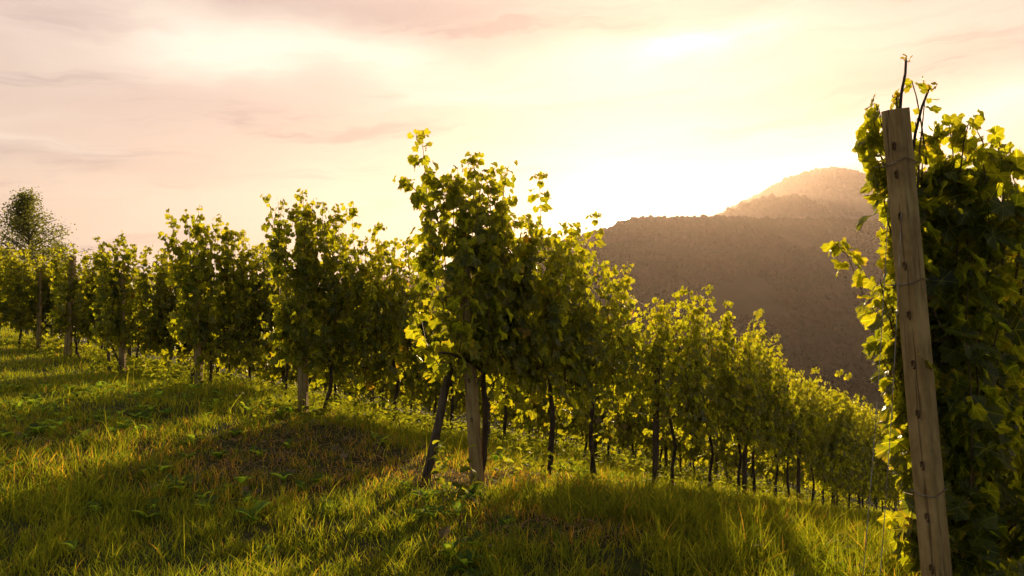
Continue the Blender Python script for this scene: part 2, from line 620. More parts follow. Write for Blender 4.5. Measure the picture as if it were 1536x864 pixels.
hill('distant_hill', 'pale low hills far across the plain',
     [(-900, 425), (-500, 412), (-100, 420), (200, 414), (420, 421), (640, 412), (800, 425), (900, 430)],
     1900, 1500, -68, M_FAR, 13)

# ------------------------------------------------------------------ haze
M_HAZE, n_, o_ = new_mat('evening_haze')
pv = n_.add('ShaderNodeVolumePrincipled')
pv.inputs['Color'].default_value = (0.90, 0.73, 0.70, 1)
pv.inputs['Density'].default_value = 0.00013
pv.inputs['Anisotropy'].default_value = 0.64
n_.link(pv.outputs[0], o_.inputs['Volume'])
hb = bmesh.new()
bmesh.ops.create_cube(hb, size=1.0)
me = bpy.data.meshes.new('haze')
bmesh.ops.scale(hb, vec=(5600, 5600, 440), verts=hb.verts)
bmesh.ops.translate(hb, vec=(0, 0, 440 / 2 - 98), verts=hb.verts)
hb.to_mesh(me)
hb.free()
me.materials.append(M_HAZE)
tag(link('haze', me), 'thin warm evening haze filling the valley air', None, None, 'stuff')


# ------------------------------------------------------------------ grapevine leaves
def leaf_template(seed, fine=True, teeth=0):
    rng = np.random.RandomState(seed)
    half = [(0, 1.0), (8, 0.90), (15, 0.90), (23, 0.80), (31, 0.76), (38, 0.84), (46, 0.86), (55, 0.95), (63, 0.85), (72, 0.83), (82, 0.73), (93, 0.79), (105, 0.84), (118, 0.75), (132, 0.72), (147, 0.64), (162, 0.54), (174, 0.22)]
    if not fine:
        half = [(0, 1.0), (18, 0.86), (32, 0.75), (55, 0.95), (82, 0.73), (106, 0.84), (140, 0.68), (170, 0.3)]
    pts = [(a, r) for a, r in half] + [(360 - a, r) for a, r in reversed(half[1:])]
    th = np.array([R(a) for a, _ in pts])
    rr = np.array([r for _, r in pts]) * (1 + 0.07 * (rng.rand(len(pts)) - 0.5))
    if teeth:
        # toothed margin: saw teeth between the outline points
        q = np.linspace(0, len(pts), len(pts) * teeth, endpoint=False)
        base_i = np.arange(len(pts) + 1)
        th2 = np.interp(q, base_i, np.append(th, 2 * math.pi))
        rr2 = np.interp(q, base_i, np.append(rr, rr[0]))
        saw = np.where(np.arange(len(q)) % 2 == 0, 1.03, 0.93)
        th, rr = th2, rr2 * saw * (1 + 0.03 * (rng.rand(len(q)) - 0.5))
    ox, oy = np.sin(th) * rr, np.cos(th) * rr
    k = len(th)
    if fine:
        x = np.concatenate([[0], ox * 0.55, ox])
        y = np.concatenate([[0], oy * 0.55, oy])
        f = [(0, 1 + i, 1 + (i + 1) % k) for i in range(k)]
        for i in range(k):
            a, b = 1 + i, 1 + (i + 1) % k
            f += [(a, a + k, b + k), (a, b + k, b)]
    else:
        x = np.concatenate([[0], ox])
        y = np.concatenate([[0], oy])
        f = [(0, 1 + i, 1 + (i + 1) % k) for i in range(k)]
    fold = rng.uniform(0.05, 0.45)
    droop = rng.uniform(0.1, 0.45)
    ph = rng.uniform(0, 6)
    r2 = np.hypot(x, y)
    z = fold * np.abs(x) ** 1.3 - droop * np.maximum(y, 0) ** 2 - 0.15 * x ** 2 + 0.10 * r2 * np.sin(5 * np.arctan2(x, y) + ph) + rng.uniform(-0.25, 0.25) * x * y
    z = z + rng.normal(0, 0.014, len(z))
    return np.stack([x, y, z], 1), np.array(f)[:, ::-1]


LEAF_HI = [leaf_template(s, True) for s in range(6)]
LEAF_NEAR = [leaf_template(s + 20, True, 2) for s in range(8)]
LEAF_LO = [leaf_template(s, False) for s in range(6)]


def unit(a):
    return a / (np.linalg.norm(a, axis=-1, keepdims=True) + 1e-9)


def add_leaves(mb, rng, P, N, D, S, C, templates, mi=0):
    N = unit(N)
    D = D - (D * N).sum(1, keepdims=True) * N
    D = unit(D)
    Xv = np.cross(D, N)
    idx = rng.randint(0, len(templates), len(P))
    for k, (tv, tf) in enumerate(templates):
        s = np.where(idx == k)[0]
        if not len(s):
            continue
        v = P[s][:, None, :] + S[s][:, None, None] * (tv[None, :, 0:1] * Xv[s][:, None, :] + tv[None, :, 1:2] * D[s][:, None, :] + tv[None, :, 2:3] * N[s][:, None, :])
        m = len(tv)
        f = tf[None] + (np.arange(len(s)) * m)[:, None, None]
        c = np.repeat(C[s], m, axis=0)
        uv = np.tile(tv[:, :2], (len(s), 1))
        mb.add(v.reshape(-1, 3), f.reshape(-1, 3), c, uv, mi)


def leaf_colours(rng, k, young):
    g = np.array((0.027, 0.043, 0.007))
    y = np.array((0.070, 0.082, 0.010))
    b = np.array((0.070, 0.046, 0.012))
    t = np.clip(rng.beta(1.6, 3.0, k) + 0.45 * young, 0, 1)[:, None]
    c = g * (1 - t) + y * t
    c = c * rng.uniform(0.75, 1.25, (k, 1))
    br = rng.rand(k) < 0.003
    c[br] = (b * rng.uniform(0.7, 1.3, (k, 1)))[br]
    return c


SL = -SLOPE / ROW_LEN            # fall of the ground per metre along a row


def shoot_leaves(mb, rng, pts, leaf_r, dens, templates, vscale=1.0, start=0.0, c_mi=1, cane=True, nbias=None):
    """Leaves along one shoot (a polyline) with the cane itself."""
    pts = np.asarray(pts, float)
    seg = np.linalg.norm(np.diff(pts, axis=0), axis=1)
    cum = np.concatenate([[0], np.cumsum(seg)])
    L = cum[-1]
    k = max(3, int((L - start) * dens))
    d = rng.uniform(start, L, k)
    d[rng.rand(k) < 0.12] = L * rng.uniform(0.93, 1.0)
    d = np.sort(d)
    base = np.stack([np.interp(d, cum, pts[:, i]) for i in range(3)], 1)
    rel = d / L
    side = rng.choice([-1.0, 1.0], k)
    out_dir = np.stack([rng.normal(0, 0.75, k), side * vscale * rng.uniform(0.3, 1.1, k), rng.normal(0.05, 0.4, k)], 1)
    pet = rng.uniform(0.03, 0.13, k) * (1.1 - 0.5 * rel)
    P = base + unit(out_dir) * pet[:, None]
    N = np.stack([rng.normal(0, 0.6, k), side * vscale * rng.uniform(0.1, 1.0, k), rng.normal(0.45, 0.45, k)], 1)
    if nbias is not None:
        N = N + np.asarray(nbias)
    D = np.stack([rng.normal(0, 0.6, k), side * 0.45 + rng.normal(0, 0.3, k), rng.normal(-0.65, 0.45, k)], 1)
    S = leaf_r * rng.uniform(0.65, 1.2, k) * (1.05 - 0.55 * np.clip((rel - 0.55) / 0.45, 0, 1) ** 1.5)
    add_leaves(mb, rng, P, N, D, S, leaf_colours(rng, k, np.clip((rel - 0.6) / 0.4, 0, 1)), templates)
    if cane:
        mb.tube(pts, np.linspace(0.0055, 0.0022, len(pts)), 4, (1, 1, 1), c_mi, cap=False)


def vine_crown(seed, w0, w1, h_lo, h_hi, n_shoots, templates, leaf_r=0.061, extra=(), dens=43, thick=0.16, slope=SL, top_fn=None, spread=1.0):
    """Crown of one vine in its own frame: x along the row, y across, z up from the foot of the trunk."""
    rng = np.random.RandomState(seed)
    mb = MB()
    for i in range(n_shoots):
        x0 = w0 + (w1 - w0) * (i + rng.uniform(0.1, 0.9)) / n_shoots
        y0 = rng.normal(0, thick * 0.35)
        z0 = rng.uniform(h_lo, h_lo + 0.22)
        top = rng.uniform(h_hi - 0.34, h_hi + 0.06) if rng.rand() > 0.09 else h_hi + rng.uniform(0.05, 0.3)
        if top_fn is not None:
            top = top_fn(x0, rng)
        k = 9
        tt = np.linspace(0, 1, k)
        wx = np.cumsum(rng.normal(0, 0.03, k))
        wy = np.cumsum(rng.normal(0, 0.028, k))
        lean = rng.normal(0, thick)
        pts = np.stack([x0 + wx, y0 + wy + lean * tt, z0 + (top - z0) * tt], 1)
        if rng.rand() < 0.30:                      # a shoot that has flopped outwards
            flop = rng.choice([-1, 1]) * rng.uniform(0.10, 0.24) * spread
            pts[:, 1] += flop * tt ** 2
            pts[-2:, 2] -= np.array((0.03, 0.14))
        pts[:, 2] += slope * pts[:, 0]
        shoot_leaves(mb, rng, pts, leaf_r, dens, templates, start=rng.uniform(0.0, 0.12))
    # laterals that hang round the fruit zone, ragged below
    for i in range(int(n_shoots * 1.1)):
        x0 = rng.uniform(w0, w1)
        z0 = rng.uniform(h_lo - 0.05, h_lo + 0.6)
        ln_ = rng.uniform(0.15, 0.42)
        s = rng.choice([-1, 1])
        if z0 < h_lo + 0.2 and rng.rand() < 0.5:
            continue
        tt = np.linspace(0, 1, 4)
        pts = np.stack([x0 + rng.normal(0, 0.12) * tt, s * (0.04 + ln_ * 0.6 * tt) * spread, z0 + 0.05 * tt - ln_ * 0.7 * tt ** 2], 1)
        pts[:, 2] += slope * pts[:, 0]
        shoot_leaves(mb, rng, pts, leaf_r * 0.9, dens * 0.8, templates, start=0.03)
    for pts in extra:
        pts = np.asarray(pts, float)
        shoot_leaves(mb, rng, pts, leaf_r * 0.95, dens * 1.5, templates, start=0.02)
    return mb.build('crown', [M_LEAF, M_CANE])


def vine_trunk(seed, h=0.86, r=0.021, lean=0.12, arms=(-0.55, 0.55), slope=SL):
    rng = np.random.RandomState(seed)
    mb = MB()
    k = 9
    tt = np.linspace(0, 1, k)
    la, lb = rng.normal(0, lean), rng.normal(0, lean * 0.4)
    x = la * np.sin(tt * math.pi * 0.9) + np.cumsum(rng.normal(0, 0.012, k))
    y = lb * np.sin(tt * math.pi) + np.cumsum(rng.normal(0, 0.010, k))
    x -= x[0]
    y -= y[0]
    pts = np.stack([x, y, -0.06 + (h + 0.06) * tt], 1)
    rr = r * (1.25 - 0.35 * tt) * rng.uniform(0.85, 1.2, k)
    rr[0] *= 1.4
    mb.tube(pts, rr, 8)
    tip = pts[-1]
    for a in arms:
        q = np.linspace(0, 1, 6)
        p = np.stack([tip[0] + a * q, tip[1] + np.cumsum(rng.normal(0, 0.008, 6)), tip[2] - 0.02 + 0.07 * np.sin(q * 2.2) + slope * a * q], 1)
        mb.tube(p, np.linspace(r * 0.75, r * 0.4, 6), 6)
    return mb.build('trunk', [M_BARK])


W = 0.86
CROWN_HI = [vine_crown(100 + i, -W, W, 0.70, 2.22, 22, LEAF_HI) for i in range(6)]
CROWN_LO = [vine_crown(200 + i, -W, W, 0.40, 2.22, 24, LEAF_LO, leaf_r=0.067, dens=39, thick=0.19) for i in range(6)]
TRUNKS = [vine_trunk(300 + i) for i in range(9)]


def grapevine(x, y, crown, trunk, hs, label, group):
    z = float(gz(x, y))
    e = tag(empty('grapevine', (x, y, z), ROW_ANG), label, 'grapevine', group)
    e.scale = (1, 1, hs)
    link('trunk', trunk, e)
    link('crown', crown, e)
    return e


# ------------------------------------------------------------------ posts and wires
def shaft_mesh(wd, dp, h, taper=1.0, mat=None, pockets=(), side_holes=()):
    """Squared post with softened edges, a weathered top and moulded slots in its front face (local -y)."""
    bm = bmesh.new()
    rng = random.Random(int(h * 1000 + wd * 10000))
    zs = sorted(set([-0.35, 0.0, h] + [z for p in pockets for z in (p - 0.013, p + 0.013)]))
    rings = []
    for z in zs:
        k = 1 + (taper - 1) * max(z, 0) / h
        a, b = wd / 2 * k, dp / 2 * k
        c = 0.010
        co = [(-a + c, -b), (-0.006, -b), (0.006, -b), (a - c, -b), (a, -b + c), (a, b - c), (a - c, b), (-a + c, b), (-a, b - c), (-a, -b + c)]
        rings.append([bm.verts.new((px_, py_, z + (rng.uniform(-0.006, 0.006) if z == h else 0))) for px_, py_ in co])
    slot = []
    for i in range(len(rings) - 1):
        for j in range(10):
            f = bm.faces.new((rings[i][j], rings[i][(j + 1) % 10], rings[i + 1][(j + 1) % 10], rings[i + 1][j]))
            if j == 1 and any(abs((zs[i] + zs[i + 1]) / 2 - p) < 0.005 for p in pockets):
                slot.append(f)
    top = bm.faces.new(rings[-1])
    bm.faces.new(list(reversed(rings[0])))
    r = bmesh.ops.inset_region(bm, faces=[top], thickness=0.006, depth=0.004)
    for f in slot:
        bmesh.ops.inset_region(bm, faces=[f], thickness=0.003, depth=0.0)
        for v_ in f.verts:
            v_.co.y += 0.012
    bmesh.ops.recalc_face_normals(bm, faces=bm.faces)
    me_ = bpy.data.meshes.new('shaft')
    bm.to_mesh(me_)
    bm.free()
    me_.materials.append(mat or M_POST)
    return me_


def tilt_to(o, base, top):
    """Stand an object on base with its z axis towards top, turned about that axis by its rotation."""
    d = (Vector(top) - Vector(base)).normalized()
    return d


def place_post(o, base, top, turn):
    d = (Vector(top) - Vector(base)).normalized()
    q = d.to_track_quat('Z', 'Y').to_matrix().to_4x4()
    # track quat leaves y free: bring local -y to the horizontal heading 'turn'
    yv = Vector((math.sin(turn), math.cos(turn), 0))
    yv = (yv - d * yv.dot(d)).normalized()
    xv = yv.cross(d)
    m = Matrix((xv, yv, d)).transposed().to_4x4()
    m.translation = Vector(base)
    o.matrix_world = m
    o.rotation_mode = 'XYZ'


POST_MESH = shaft_mesh(0.066, 0.062, 1.42, 1.0, M_STAKE)

M_SLOT, n_, o_ = new_mat('rusty_iron')
p_ = n_.add('ShaderNodeBsdfPrincipled')
tcs = n_.add('ShaderNodeTexCoord')
n_.link(n_.mix(n_.noise(tcs.outputs['Object'], 90.0, 3.0), (0.05, 0.025, 0.014), (0.11, 0.05, 0.025)), p_.inputs['Base Color'])
p_.inputs['Metallic'].default_value = 0.4
p_.inputs['Roughness'].default_value = 0.7
n_.link(p_.outputs[0], o_.inputs['Surface'])


def hook_mesh():
    mb = MB()
    a = np.linspace(-0.3, math.pi + 0.2, 8)
    pts = np.stack([0.008 + 0.013 * np.sin(a) * 0.9, -0.004 - 0.009 * np.sin(a), 0.017 * np.cos(a)], 1)
    mb.tube(pts, 0.0032, 6)
    return mb.build('hook', [M_SLOT])


HOOK = hook_mesh()


def tie_mesh(wd, dp, seed):
    rng = np.random.RandomState(seed)
    a, b = wd / 2 + 0.003, dp / 2 + 0.003
    co = [(-a, -b), (0, -b - 0.004), (a, -b), (a + 0.002, 0), (a, b), (0, b), (-a, b), (-a - 0.003, 0), (-a, -b)]
    pts = [(x, y, 0.010 * math.sin(i * 1.3 + seed) + rng.normal(0, 0.002)) for i, (x, y) in enumerate(co)]
    pts += [(-a + 0.015, -b - 0.012, -0.012), (-a - 0.025, -b - 0.02, -0.004)]
    mb = MB()
    mb.tube(pts, 0.0022, 5)
    return mb.build('tie_wire', [M_WIRE])


def at(px, py, Y):
    return Vector(((px - 768) / F * Y, Y, CAM_Z + (432 - py) / F * Y))


def end_post(px_b, Y, px_t, py_t, wd, dp, label, turn, hooks=0, slots=(), ties=(), dy=0.0):
    xb = (px_b - 768) / F * Y
    base = Vector((xb, Y, float(gz(xb, Y))))
    top = at(px_t, py_t, Y + dy)
    h = (top - base).length
    e = tag(empty('vineyard_post', base), label, 'post', 'end posts of the vine rows')
    place_post(e, base, top, turn)
    link('shaft', shaft_mesh(wd, dp, h, 0.92, M_POST, pockets=slots), e)
    for z in slots:
        hk = link('hook', HOOK, e)
        hk.location = (0.0, -dp / 2 - 0.001, z)
    for i, z in enumerate(ties):
        t_ = link('tie_wire', tie_mesh(wd, dp, i + 3), e)
        t_.location = (0, 0, z)
    return e


# row table: end point by photo position, foot height follows the ground
ROWS = [
    # key, end x, end y, words, vines' t, posts' t, top scale growth
    dict(k='near', end=(1.83, 3.25), name='row behind the big leaning near post', n=7, t0=0.35, posts=[4.4], hs=1.0, gr=0.01),
    dict(k='sun', end=(-0.285, 5.8), name='tall row rising against the sun', n=21, t0=0.05, posts=[2.96, 5.9, 8.9, 11.9, 14.9], hs=1.0, gr=0.022),
    dict(k='1', end=(-2.34, 8.5), name='row behind the sunlit tall row', n=24, t0=0.15, posts=[3.0, 6.0, 9.0, 12.0], hs=1.03, gr=0.014),
    dict(k='2', end=(-4.55, 11.0), name='second row behind the sunlit tall row', n=19, t0=0.15, posts=[3.0, 6.0, 9.0], hs=1.06, gr=0.014),
    dict(k='3', end=(-6.94, 13.5), name='third row behind the sunlit tall row', n=15, t0=0.15, posts=[3.0, 6.0, 9.0], hs=1.02, gr=0.014),
    dict(k='4', end=(-9.34, 16.0), name='row with the stake nearest the birch', n=11, t0=0.2, posts=[3.0, 6.0], hs=0.97, gr=0.012),
    dict(k='5', end=(-11.7, 18.6), name='row of low vines before the birch', n=11, t0=-0.3, posts=[3.0, 6.0], hs=1.0, gr=0.012),
    dict(k='6', end=(-14.1, 21.1), name='row of low vines under the birch', n=11, t0=-0.2, posts=[3.0, 6.0], hs=1.0, gr=0.012),
    dict(k='7', end=(-16.4, 23.7), name='row of vines behind the birch foot', n=10, t0=0.1, posts=[3.0], hs=1.0, gr=0.01),
]
ORD = 'first second third fourth fifth sixth seventh eighth ninth tenth eleventh twelfth thirteenth fourteenth fifteenth sixteenth seventeenth eighteenth nineteenth twentieth twenty-first twenty-second'.split()

END = dict(
    # the vines at the row ends each have their own crown
    sun=vine_crown(501, -0.34, 0.95, 0.72, 2.32, 26, LEAF_HI, leaf_r=0.064, thick=0.17, dens=46,
                   extra=[[(-0.36, 0.16, 1.7), (-0.38, 0.18, 2.0), (-0.40, 0.2, 2.3), (-0.43, 0.2, 2.52), (-0.47, 0.2, 2.63)],
                          [(-0.34, 0.14, 1.6), (-0.37, 0.24, 1.75), (-0.40, 0.34, 1.78), (-0.42, 0.4, 1.7)],
                          [(-0.34, 0.14, 2.0), (-0.40, 0.26, 2.2), (-0.42, 0.36, 2.3), (-0.44, 0.42, 2.26)],
                          [(0.0, 0.02, 1.8), (-0.05, 0.02, 2.2), (-0.06, 0.0, 2.5)],
                          [(-0.2, 0.08, 1.7), (-0.21, 0.09, 2.1), (-0.22, 0.1, 2.38)],
                          [(-0.29, 0.1, 1.6), (-0.29, 0.12, 2.0), (-0.28, 0.12, 2.25)],
                          [(-0.12, 0.1, 1.7), (-0.13, 0.12, 2.1), (-0.12, 0.12, 2.42)],
                          [(0.2, 0.02, 1.8), (0.15, 0.0, 2.2), (0.18, -0.02, 2.46)],
                          [(-0.34, 0.1, 0.9), (-0.40, 0.2, 1.1), (-0.42, 0.26, 1.4)]]),
)


def round_top(x, rng):
    """Level, slightly rounded top of the dense vines at the row ends."""
    return 2.34 - 0.16 * abs(x - 0.1) ** 1.5 + 0.07 * math.sin(x * 7.0) + rng.uniform(-0.16, 0.09)


EXTRA_END = [[(-0.3, 0.12, 1.6), (-0.36, 0.22, 2.0), (-0.42, 0.26, 2.3), (-0.48, 0.26, 2.42)],
             [(-0.3, 0.05, 1.5), (-0.42, 0.10, 1.8), (-0.5, 0.14, 2.0)],
             [(-0.1, 0.0, 1.8), (-0.12, 0.04, 2.2), (-0.14, 0.06, 2.5)]]
for q, key in enumerate('1234567'):
    END[key] = vine_crown(510 + q, -0.55, 1.2, 0.40, 2.30, 34, LEAF_HI if key in '123' else LEAF_LO, leaf_r=0.065, thick=0.20, dens=39, top_fn=round_top, extra=EXTRA_END)

CROWN_NEAR = [vine_crown(530 + i, -0.8, 0.8, 0.15, 2.25, 34, LEAF_NEAR, leaf_r=0.086, thick=0.24, dens=40) for i in range(3)]


def near_top(x, rng):
    return 2.10 + rng.uniform(-0.15, 0.12)


CROWN_FIRST = vine_crown(540, -0.2, 1.0, 0.10, 2.1, 40, LEAF_NEAR, leaf_r=0.082, thick=0.115, dens=42, top_fn=near_top, spread=0.45,
                         extra=[[(-0.1, 0.06, 0.5), (-0.12, 0.09, 0.9), (-0.14, 0.11, 1.3), (-0.16, 0.11, 1.6)],
                                [(-0.12, 0.08, 1.0), (-0.15, 0.13, 1.4), (-0.18, 0.13, 1.7), (-0.2, 0.11, 1.95)],
                                [(-0.15, 0.06, 1.5), (-0.2, 0.09, 1.9), (-0.22, 0.08, 2.15), (-0.24, 0.08, 2.28)],
                                [(-0.15, -0.05, 1.6), (-0.2, -0.06, 2.0), (-0.2, -0.08, 2.2), (-0.18, -0.1, 2.3)],
                                [(0.3, -0.2, 0.3), (0.3, -0.4, 0.6), (0.3, -0.5, 1.0), (0.28, -0.5, 1.4), (0.25, -0.45, 1.7)],
                                [(0.5, -0.2, 0.3), (0.55, -0.45, 0.7), (0.6, -0.55, 1.2), (0.55, -0.5, 1.6), (0.5, -0.45, 1.85)],
                                [(0.1, -0.25, 0.3), (0.1, -0.4, 0.5), (0.05, -0.42, 0.8), (0.02, -0.4, 1.1)]])

SUN_T = [0.05, 0.91, 1.75, 3.3, 4.46, 5.55, 6.5, 7.37, 8.4, 9.6, 10.75, 11.6, 12.4, 13.4, 14.5, 15.6, 16.7, 17.8, 18.9, 20.0, 21.1]
pick = random.Random(4)
WIRE_H = (0.82, 1.2, 1.62, 2.0)
for row in ROWS:
    ex, ey = row['end']
    key = row['k']
    for i in range(row['n']):
        t = SUN_T[i] if key == 'sun' else row['t0'] + 1.06 * i + pick.uniform(-0.08, 0.08) * (i > 0)
        x, y = ex + ROW[0] * t, ey + ROW[1] * t
        hs = row['hs'] + row['gr'] * t + (pick.uniform(-0.03, 0.03) if i else 0) + (0.05 if i == 1 or (key == 'sun' and i in (4, 5, 6)) else 0)
        if i == 0:
            crown = CROWN_FIRST if key == 'near' else END[key]
        elif key == 'near':
            crown = CROWN_NEAR[i % 3]
        else:
            hi = (key == 'sun' and i < 10) or (key in '12' and i < 4)
            crown = (CROWN_HI if hi else CROWN_LO)[pick.randrange(6)]
        deep = key != 'sun' and i >= (3 if key == 'near' else 5)
        if deep:
            label = f'grapevine deep in the {row["name"]}, glimpsed between nearer leaves'
            group = f'grapevines deep in the {row["name"]}'
        else:
            label = f'{ORD[i]} grapevine from the end post in the {row["name"]}'
            group = f'grapevines of the {row["name"]}'
        grapevine(x, y, crown, TRUNKS[pick.randrange(9)], hs, label, group)
    for j, t in enumerate(row['posts']):
        x, y = ex + ROW[0] * t, ey + ROW[1] * t
        o = link('vineyard_post', POST_MESH)
        o.location = (x, y, float(gz(x, y)))
        o.rotation_euler = (R(pick.uniform(-1, 1)), R(pick.uniform(-1, 1)), ROW_ANG)
        o.scale = (1, 1, 1.04 + 0.012 * t)
        tag(o, f'{ORD[j]} dark post after the end post in the {row["name"]}', 'post', 'posts inside the vine rows')
    # four trellis wires per row
    tmax = row['t0'] + 1.12 * row['n']
    we = tag(empty('trellis', (ex, ey, float(gz(ex, ey))), 0), f'thin trellis wires strung along the {row["name"]}', 'trellis', 'trellis wires of the rows')
    for hgt in WIRE_H:
        mb = MB()
        ts = np.linspace(0.05, tmax, 14)
        xs, ys = ROW[0] * ts, ROW[1] * ts
        zs = gz(ex + xs, ey + ys) - float(gz(ex, ey)) + hgt * (row['hs'] + row['gr'] * ts) * 0.98
        mb.tube(np.stack([xs, ys, zs], 1), 0.0021, 4)
        link('wire', mb.build('wire', [M_WIRE]), we)

TURN = R(29.5 + 27)
near_post = end_post(1413, 3.25, 1343, 166, 0.098, 0.090, 'big weathered near post with iron hooks, leaning beside backlit leaves', TURN,
                     slots=[0.30, 0.52, 0.74, 0.96, 1.17, 1.38, 1.59, 1.80, 1.98, 2.10], ties=[0.62, 1.52, 2.03])
TURN2 = R(-2.5 - 24)
end_post(716, 5.8, 694, 375, 0.088, 0.078, 'weathered end post under the highest sunlit leaves', R(24), slots=[0.5, 0.8], ties=[0.82])
end_post(455, 8.5, 452, 352, 0.10, 0.09, 'grey end post half covered by dark leaves of the brown row', R(5))
end_post(298, 11.0, 294, 398, 0.10, 0.09, 'pale end post standing free with a short stake at its foot', R(5))
end_post(184, 13.5, 182, 410, 0.10, 0.09, 'pale end post with a dark slanting stem at its foot', R(0))
end_post(101, 16.0, 109, 384, 0.12, 0.10, 'bare grey end post taller than its leaves near the birch', R(0))
end_post(58, 18.6, 60, 402, 0.09, 0.09, 'low dark end post among leaves before the birch', R(0))


def stake(p0, p1, r, label):
    p0 = Vector(p0)
    p0.z = float(gz(p0.x, p0.y)) - 0.12
    p1 = Vector(p1)
    mb = MB()
    tt = np.linspace(0, 1, 7)
    rng = np.random.RandomState(int(abs(p0.x) * 100))
    pts = [(p1 - p0) * float(q) + Vector((rng.normal(0, 0.004), rng.normal(0, 0.004), 0)) for q in tt]
    mb.tube([p[:] for p in pts], np.linspace(r * 1.1, r * 0.9, 7), 8)
    o = link('brace_stake', mb.build('brace_stake', [M_STAKE]))
    o.location = p0
    return tag(o, label, 'stake', 'stakes bracing the row ends')


stake(at(634, 716, 5.75), at(682, 520, 5.84), 0.034, 'thick dark stake leaning against the end post under the highest leaves')
stake(at(281, 578, 10.9), at(298, 520, 11.05), 0.024, 'short dark stake slanting at the foot of a pale end post')
stake(at(166, 540, 13.4), at(158, 470, 13.6), 0.026, 'dark stake beside the second pale end post')
stake(at(193, 552, 13.3), at(166, 515, 13.5), 0.02, 'low slanting stake crossing the foot of a pale post')

# guy wires of the near post
for bx, by, tz, lab in ((1.30, 2.75, 320, 'thin wire from the big near post down to the grass'), (1.27, 2.82, 300, 'second thin wire hanging beside the backlit leaves of the near post')):
    ptop = at(1352 if tz == 320 else 1333, tz, 3.19)
    p0 = Vector((bx, by, float(gz(bx, by))))
    mb = MB()
    q = np.linspace(0, 1, 10)[:, None]
    pts = np.array((ptop - p0)[:])[None] * q + np.array((0.0, 0.0, 0.0)) + np.sin(q * math.pi) * np.array((0.012, 0.0, -0.015))
    mb.tube(pts, 0.0017, 5)
    o = link('anchor_wire', mb.build('anchor_wire', [M_WIRE]))
    o.location = p0
    tag(o, lab, 'wire', 'anchor wires of the near post')


# bare woody shoots above the near post
def free_shoot(px_list, Y, r, label):
    pts = [at(a, b, Y) for a, b in px_list]
    p0 = pts[0].copy()
    mb = MB()
    mb.tube([(p - p0)[:] for p in pts], np.linspace(r, r * 0.65, len(pts)), 6, mi=0)
    rng = np.random.RandomState(int(px_list[0][0]))
    k = 6
    tip = np.array((pts[-1] - p0)[:])
    P = tip + rng.normal(0, 0.012, (k, 3))
    add_leaves(mb, rng, P, rng.normal(0, 1, (k, 3)), np.tile((0.1, 0, 1.0), (k, 1)) + rng.normal(0, 0.3, (k, 3)), rng.uniform(0.010, 0.02, k), np.tile((0.06, 0.05, 0.02), (k, 1)), LEAF_HI, 1)
    o = link('vine_shoot', mb.build('vine_shoot', [M_BARK, M_LEAF]))
    o.location = p0
    return tag(o, label, 'vine shoot', 'bare shoots above the near post')


free_shoot([(1350, 230), (1349, 180), (1352, 140), (1358, 110), (1359, 90)], 3.27, 0.0075, 'tall bare brown shoot standing up behind the big near post')
free_shoot([(1366, 250), (1373, 200), (1383, 160), (1394, 132)], 3.3, 0.007, 'shorter bare shoot slanting away from the top of the near post')
free_shoot([(1352, 220), (1348, 180), (1344, 142)], 3.3, 0.0045, 'shortest bare shoot just above the top of the near post')

# leafy sprays round the top of the near post (parts of the first vine there)
first_near = next(o for o in COL.objects if o.name.startswith('grapevine') and o['label'].startswith('first grapevine from the end post in the row behind the big'))
inv = (Matrix.Translation(first_near.location) @ Matrix.Rotation(ROW_ANG, 4, 'Z')).inverted()
for sd, path, dens, lr in ((1, [(1352, 330), (1330, 260), (1312, 215), (1300, 175), (1296, 158)], 20, 0.058),
                           (2, [(1360, 250), (1352, 190), (1345, 150), (1338, 125)], 18, 0.040),
                           (3, [(1372, 300), (1375, 230), (1380, 185), (1383, 155)], 16, 0.040),
                           (4, [(1345, 480), (1318, 420), (1300, 380), (1285, 365)], 20, 0.062),
                           (5, [(1350, 640), (1322, 600), (1305, 560), (1292, 540)], 18, 0.058),
                           (6, [(1360, 720), (1335, 650), (1325, 600)], 18, 0.058),
                           (7, [(1370, 800), (1345, 740), (1340, 690)], 16, 0.05),
                           (8, [(1340, 420), (1312, 330), (1305, 280), (1300, 250)], 22, 0.062),
                           (9, [(1345, 560), (1310, 500), (1296, 450), (1290, 420)], 22, 0.062),
                           (12, [(1362, 520), (1325, 440), (1300, 395), (1282, 350)], 22, 0.070),
                           (13, [(1372, 620), (1335, 540), (1312, 480), (1300, 440)], 22, 0.070),
                           (14, [(1380, 720), (1345, 620), (1318, 560), (1300, 520)], 22, 0.066),
                           (15, [(1390, 830), (1350, 720), (1335, 640), (1330, 600)], 22, 0.062),
                           (16, [(1350, 400), (1318, 300), (1300, 240), (1292, 200)], 22, 0.062),
                           (17, [(1450, 380), (1430, 290), (1425, 230), (1420, 190)], 22, 0.075),
                           (18, [(1500, 400), (1500, 300), (1500, 250), (1495, 215)], 22, 0.08),
                           (19, [(1350, 340), (1326, 270), (1312, 225), (1304, 180)], 24, 0.06),
                           (20, [(1350, 300), (1330, 235), (1318, 190), (1312, 165)], 22, 0.055),
                           (10, [(1480, 330), (1476, 260), (1470, 215), (1462, 200)], 18, 0.055),
                           (11, [(1520, 420), (1530, 330), (1534, 280), (1540, 255)], 18, 0.06)):
    pts = [inv @ at(a + ({1: 18, 8: 18, 16: 22, 4: 62, 12: 62, 19: 6, 20: 6}.get(sd, 30) if path[-1][0] < 1345 else 4), b, 3.36 + 0.03 * (sd % 3)) for a, b in path]
    mb = MB()
    rng = np.random.RandomState(900 + sd)
    shoot_leaves(mb, rng, [p[:] for p in pts], lr * 1.08, dens * 2.3, LEAF_NEAR, vscale=1.0)
    link('shoot', mb.build('shoot', [M_LEAF, M_CANE]), first_near)

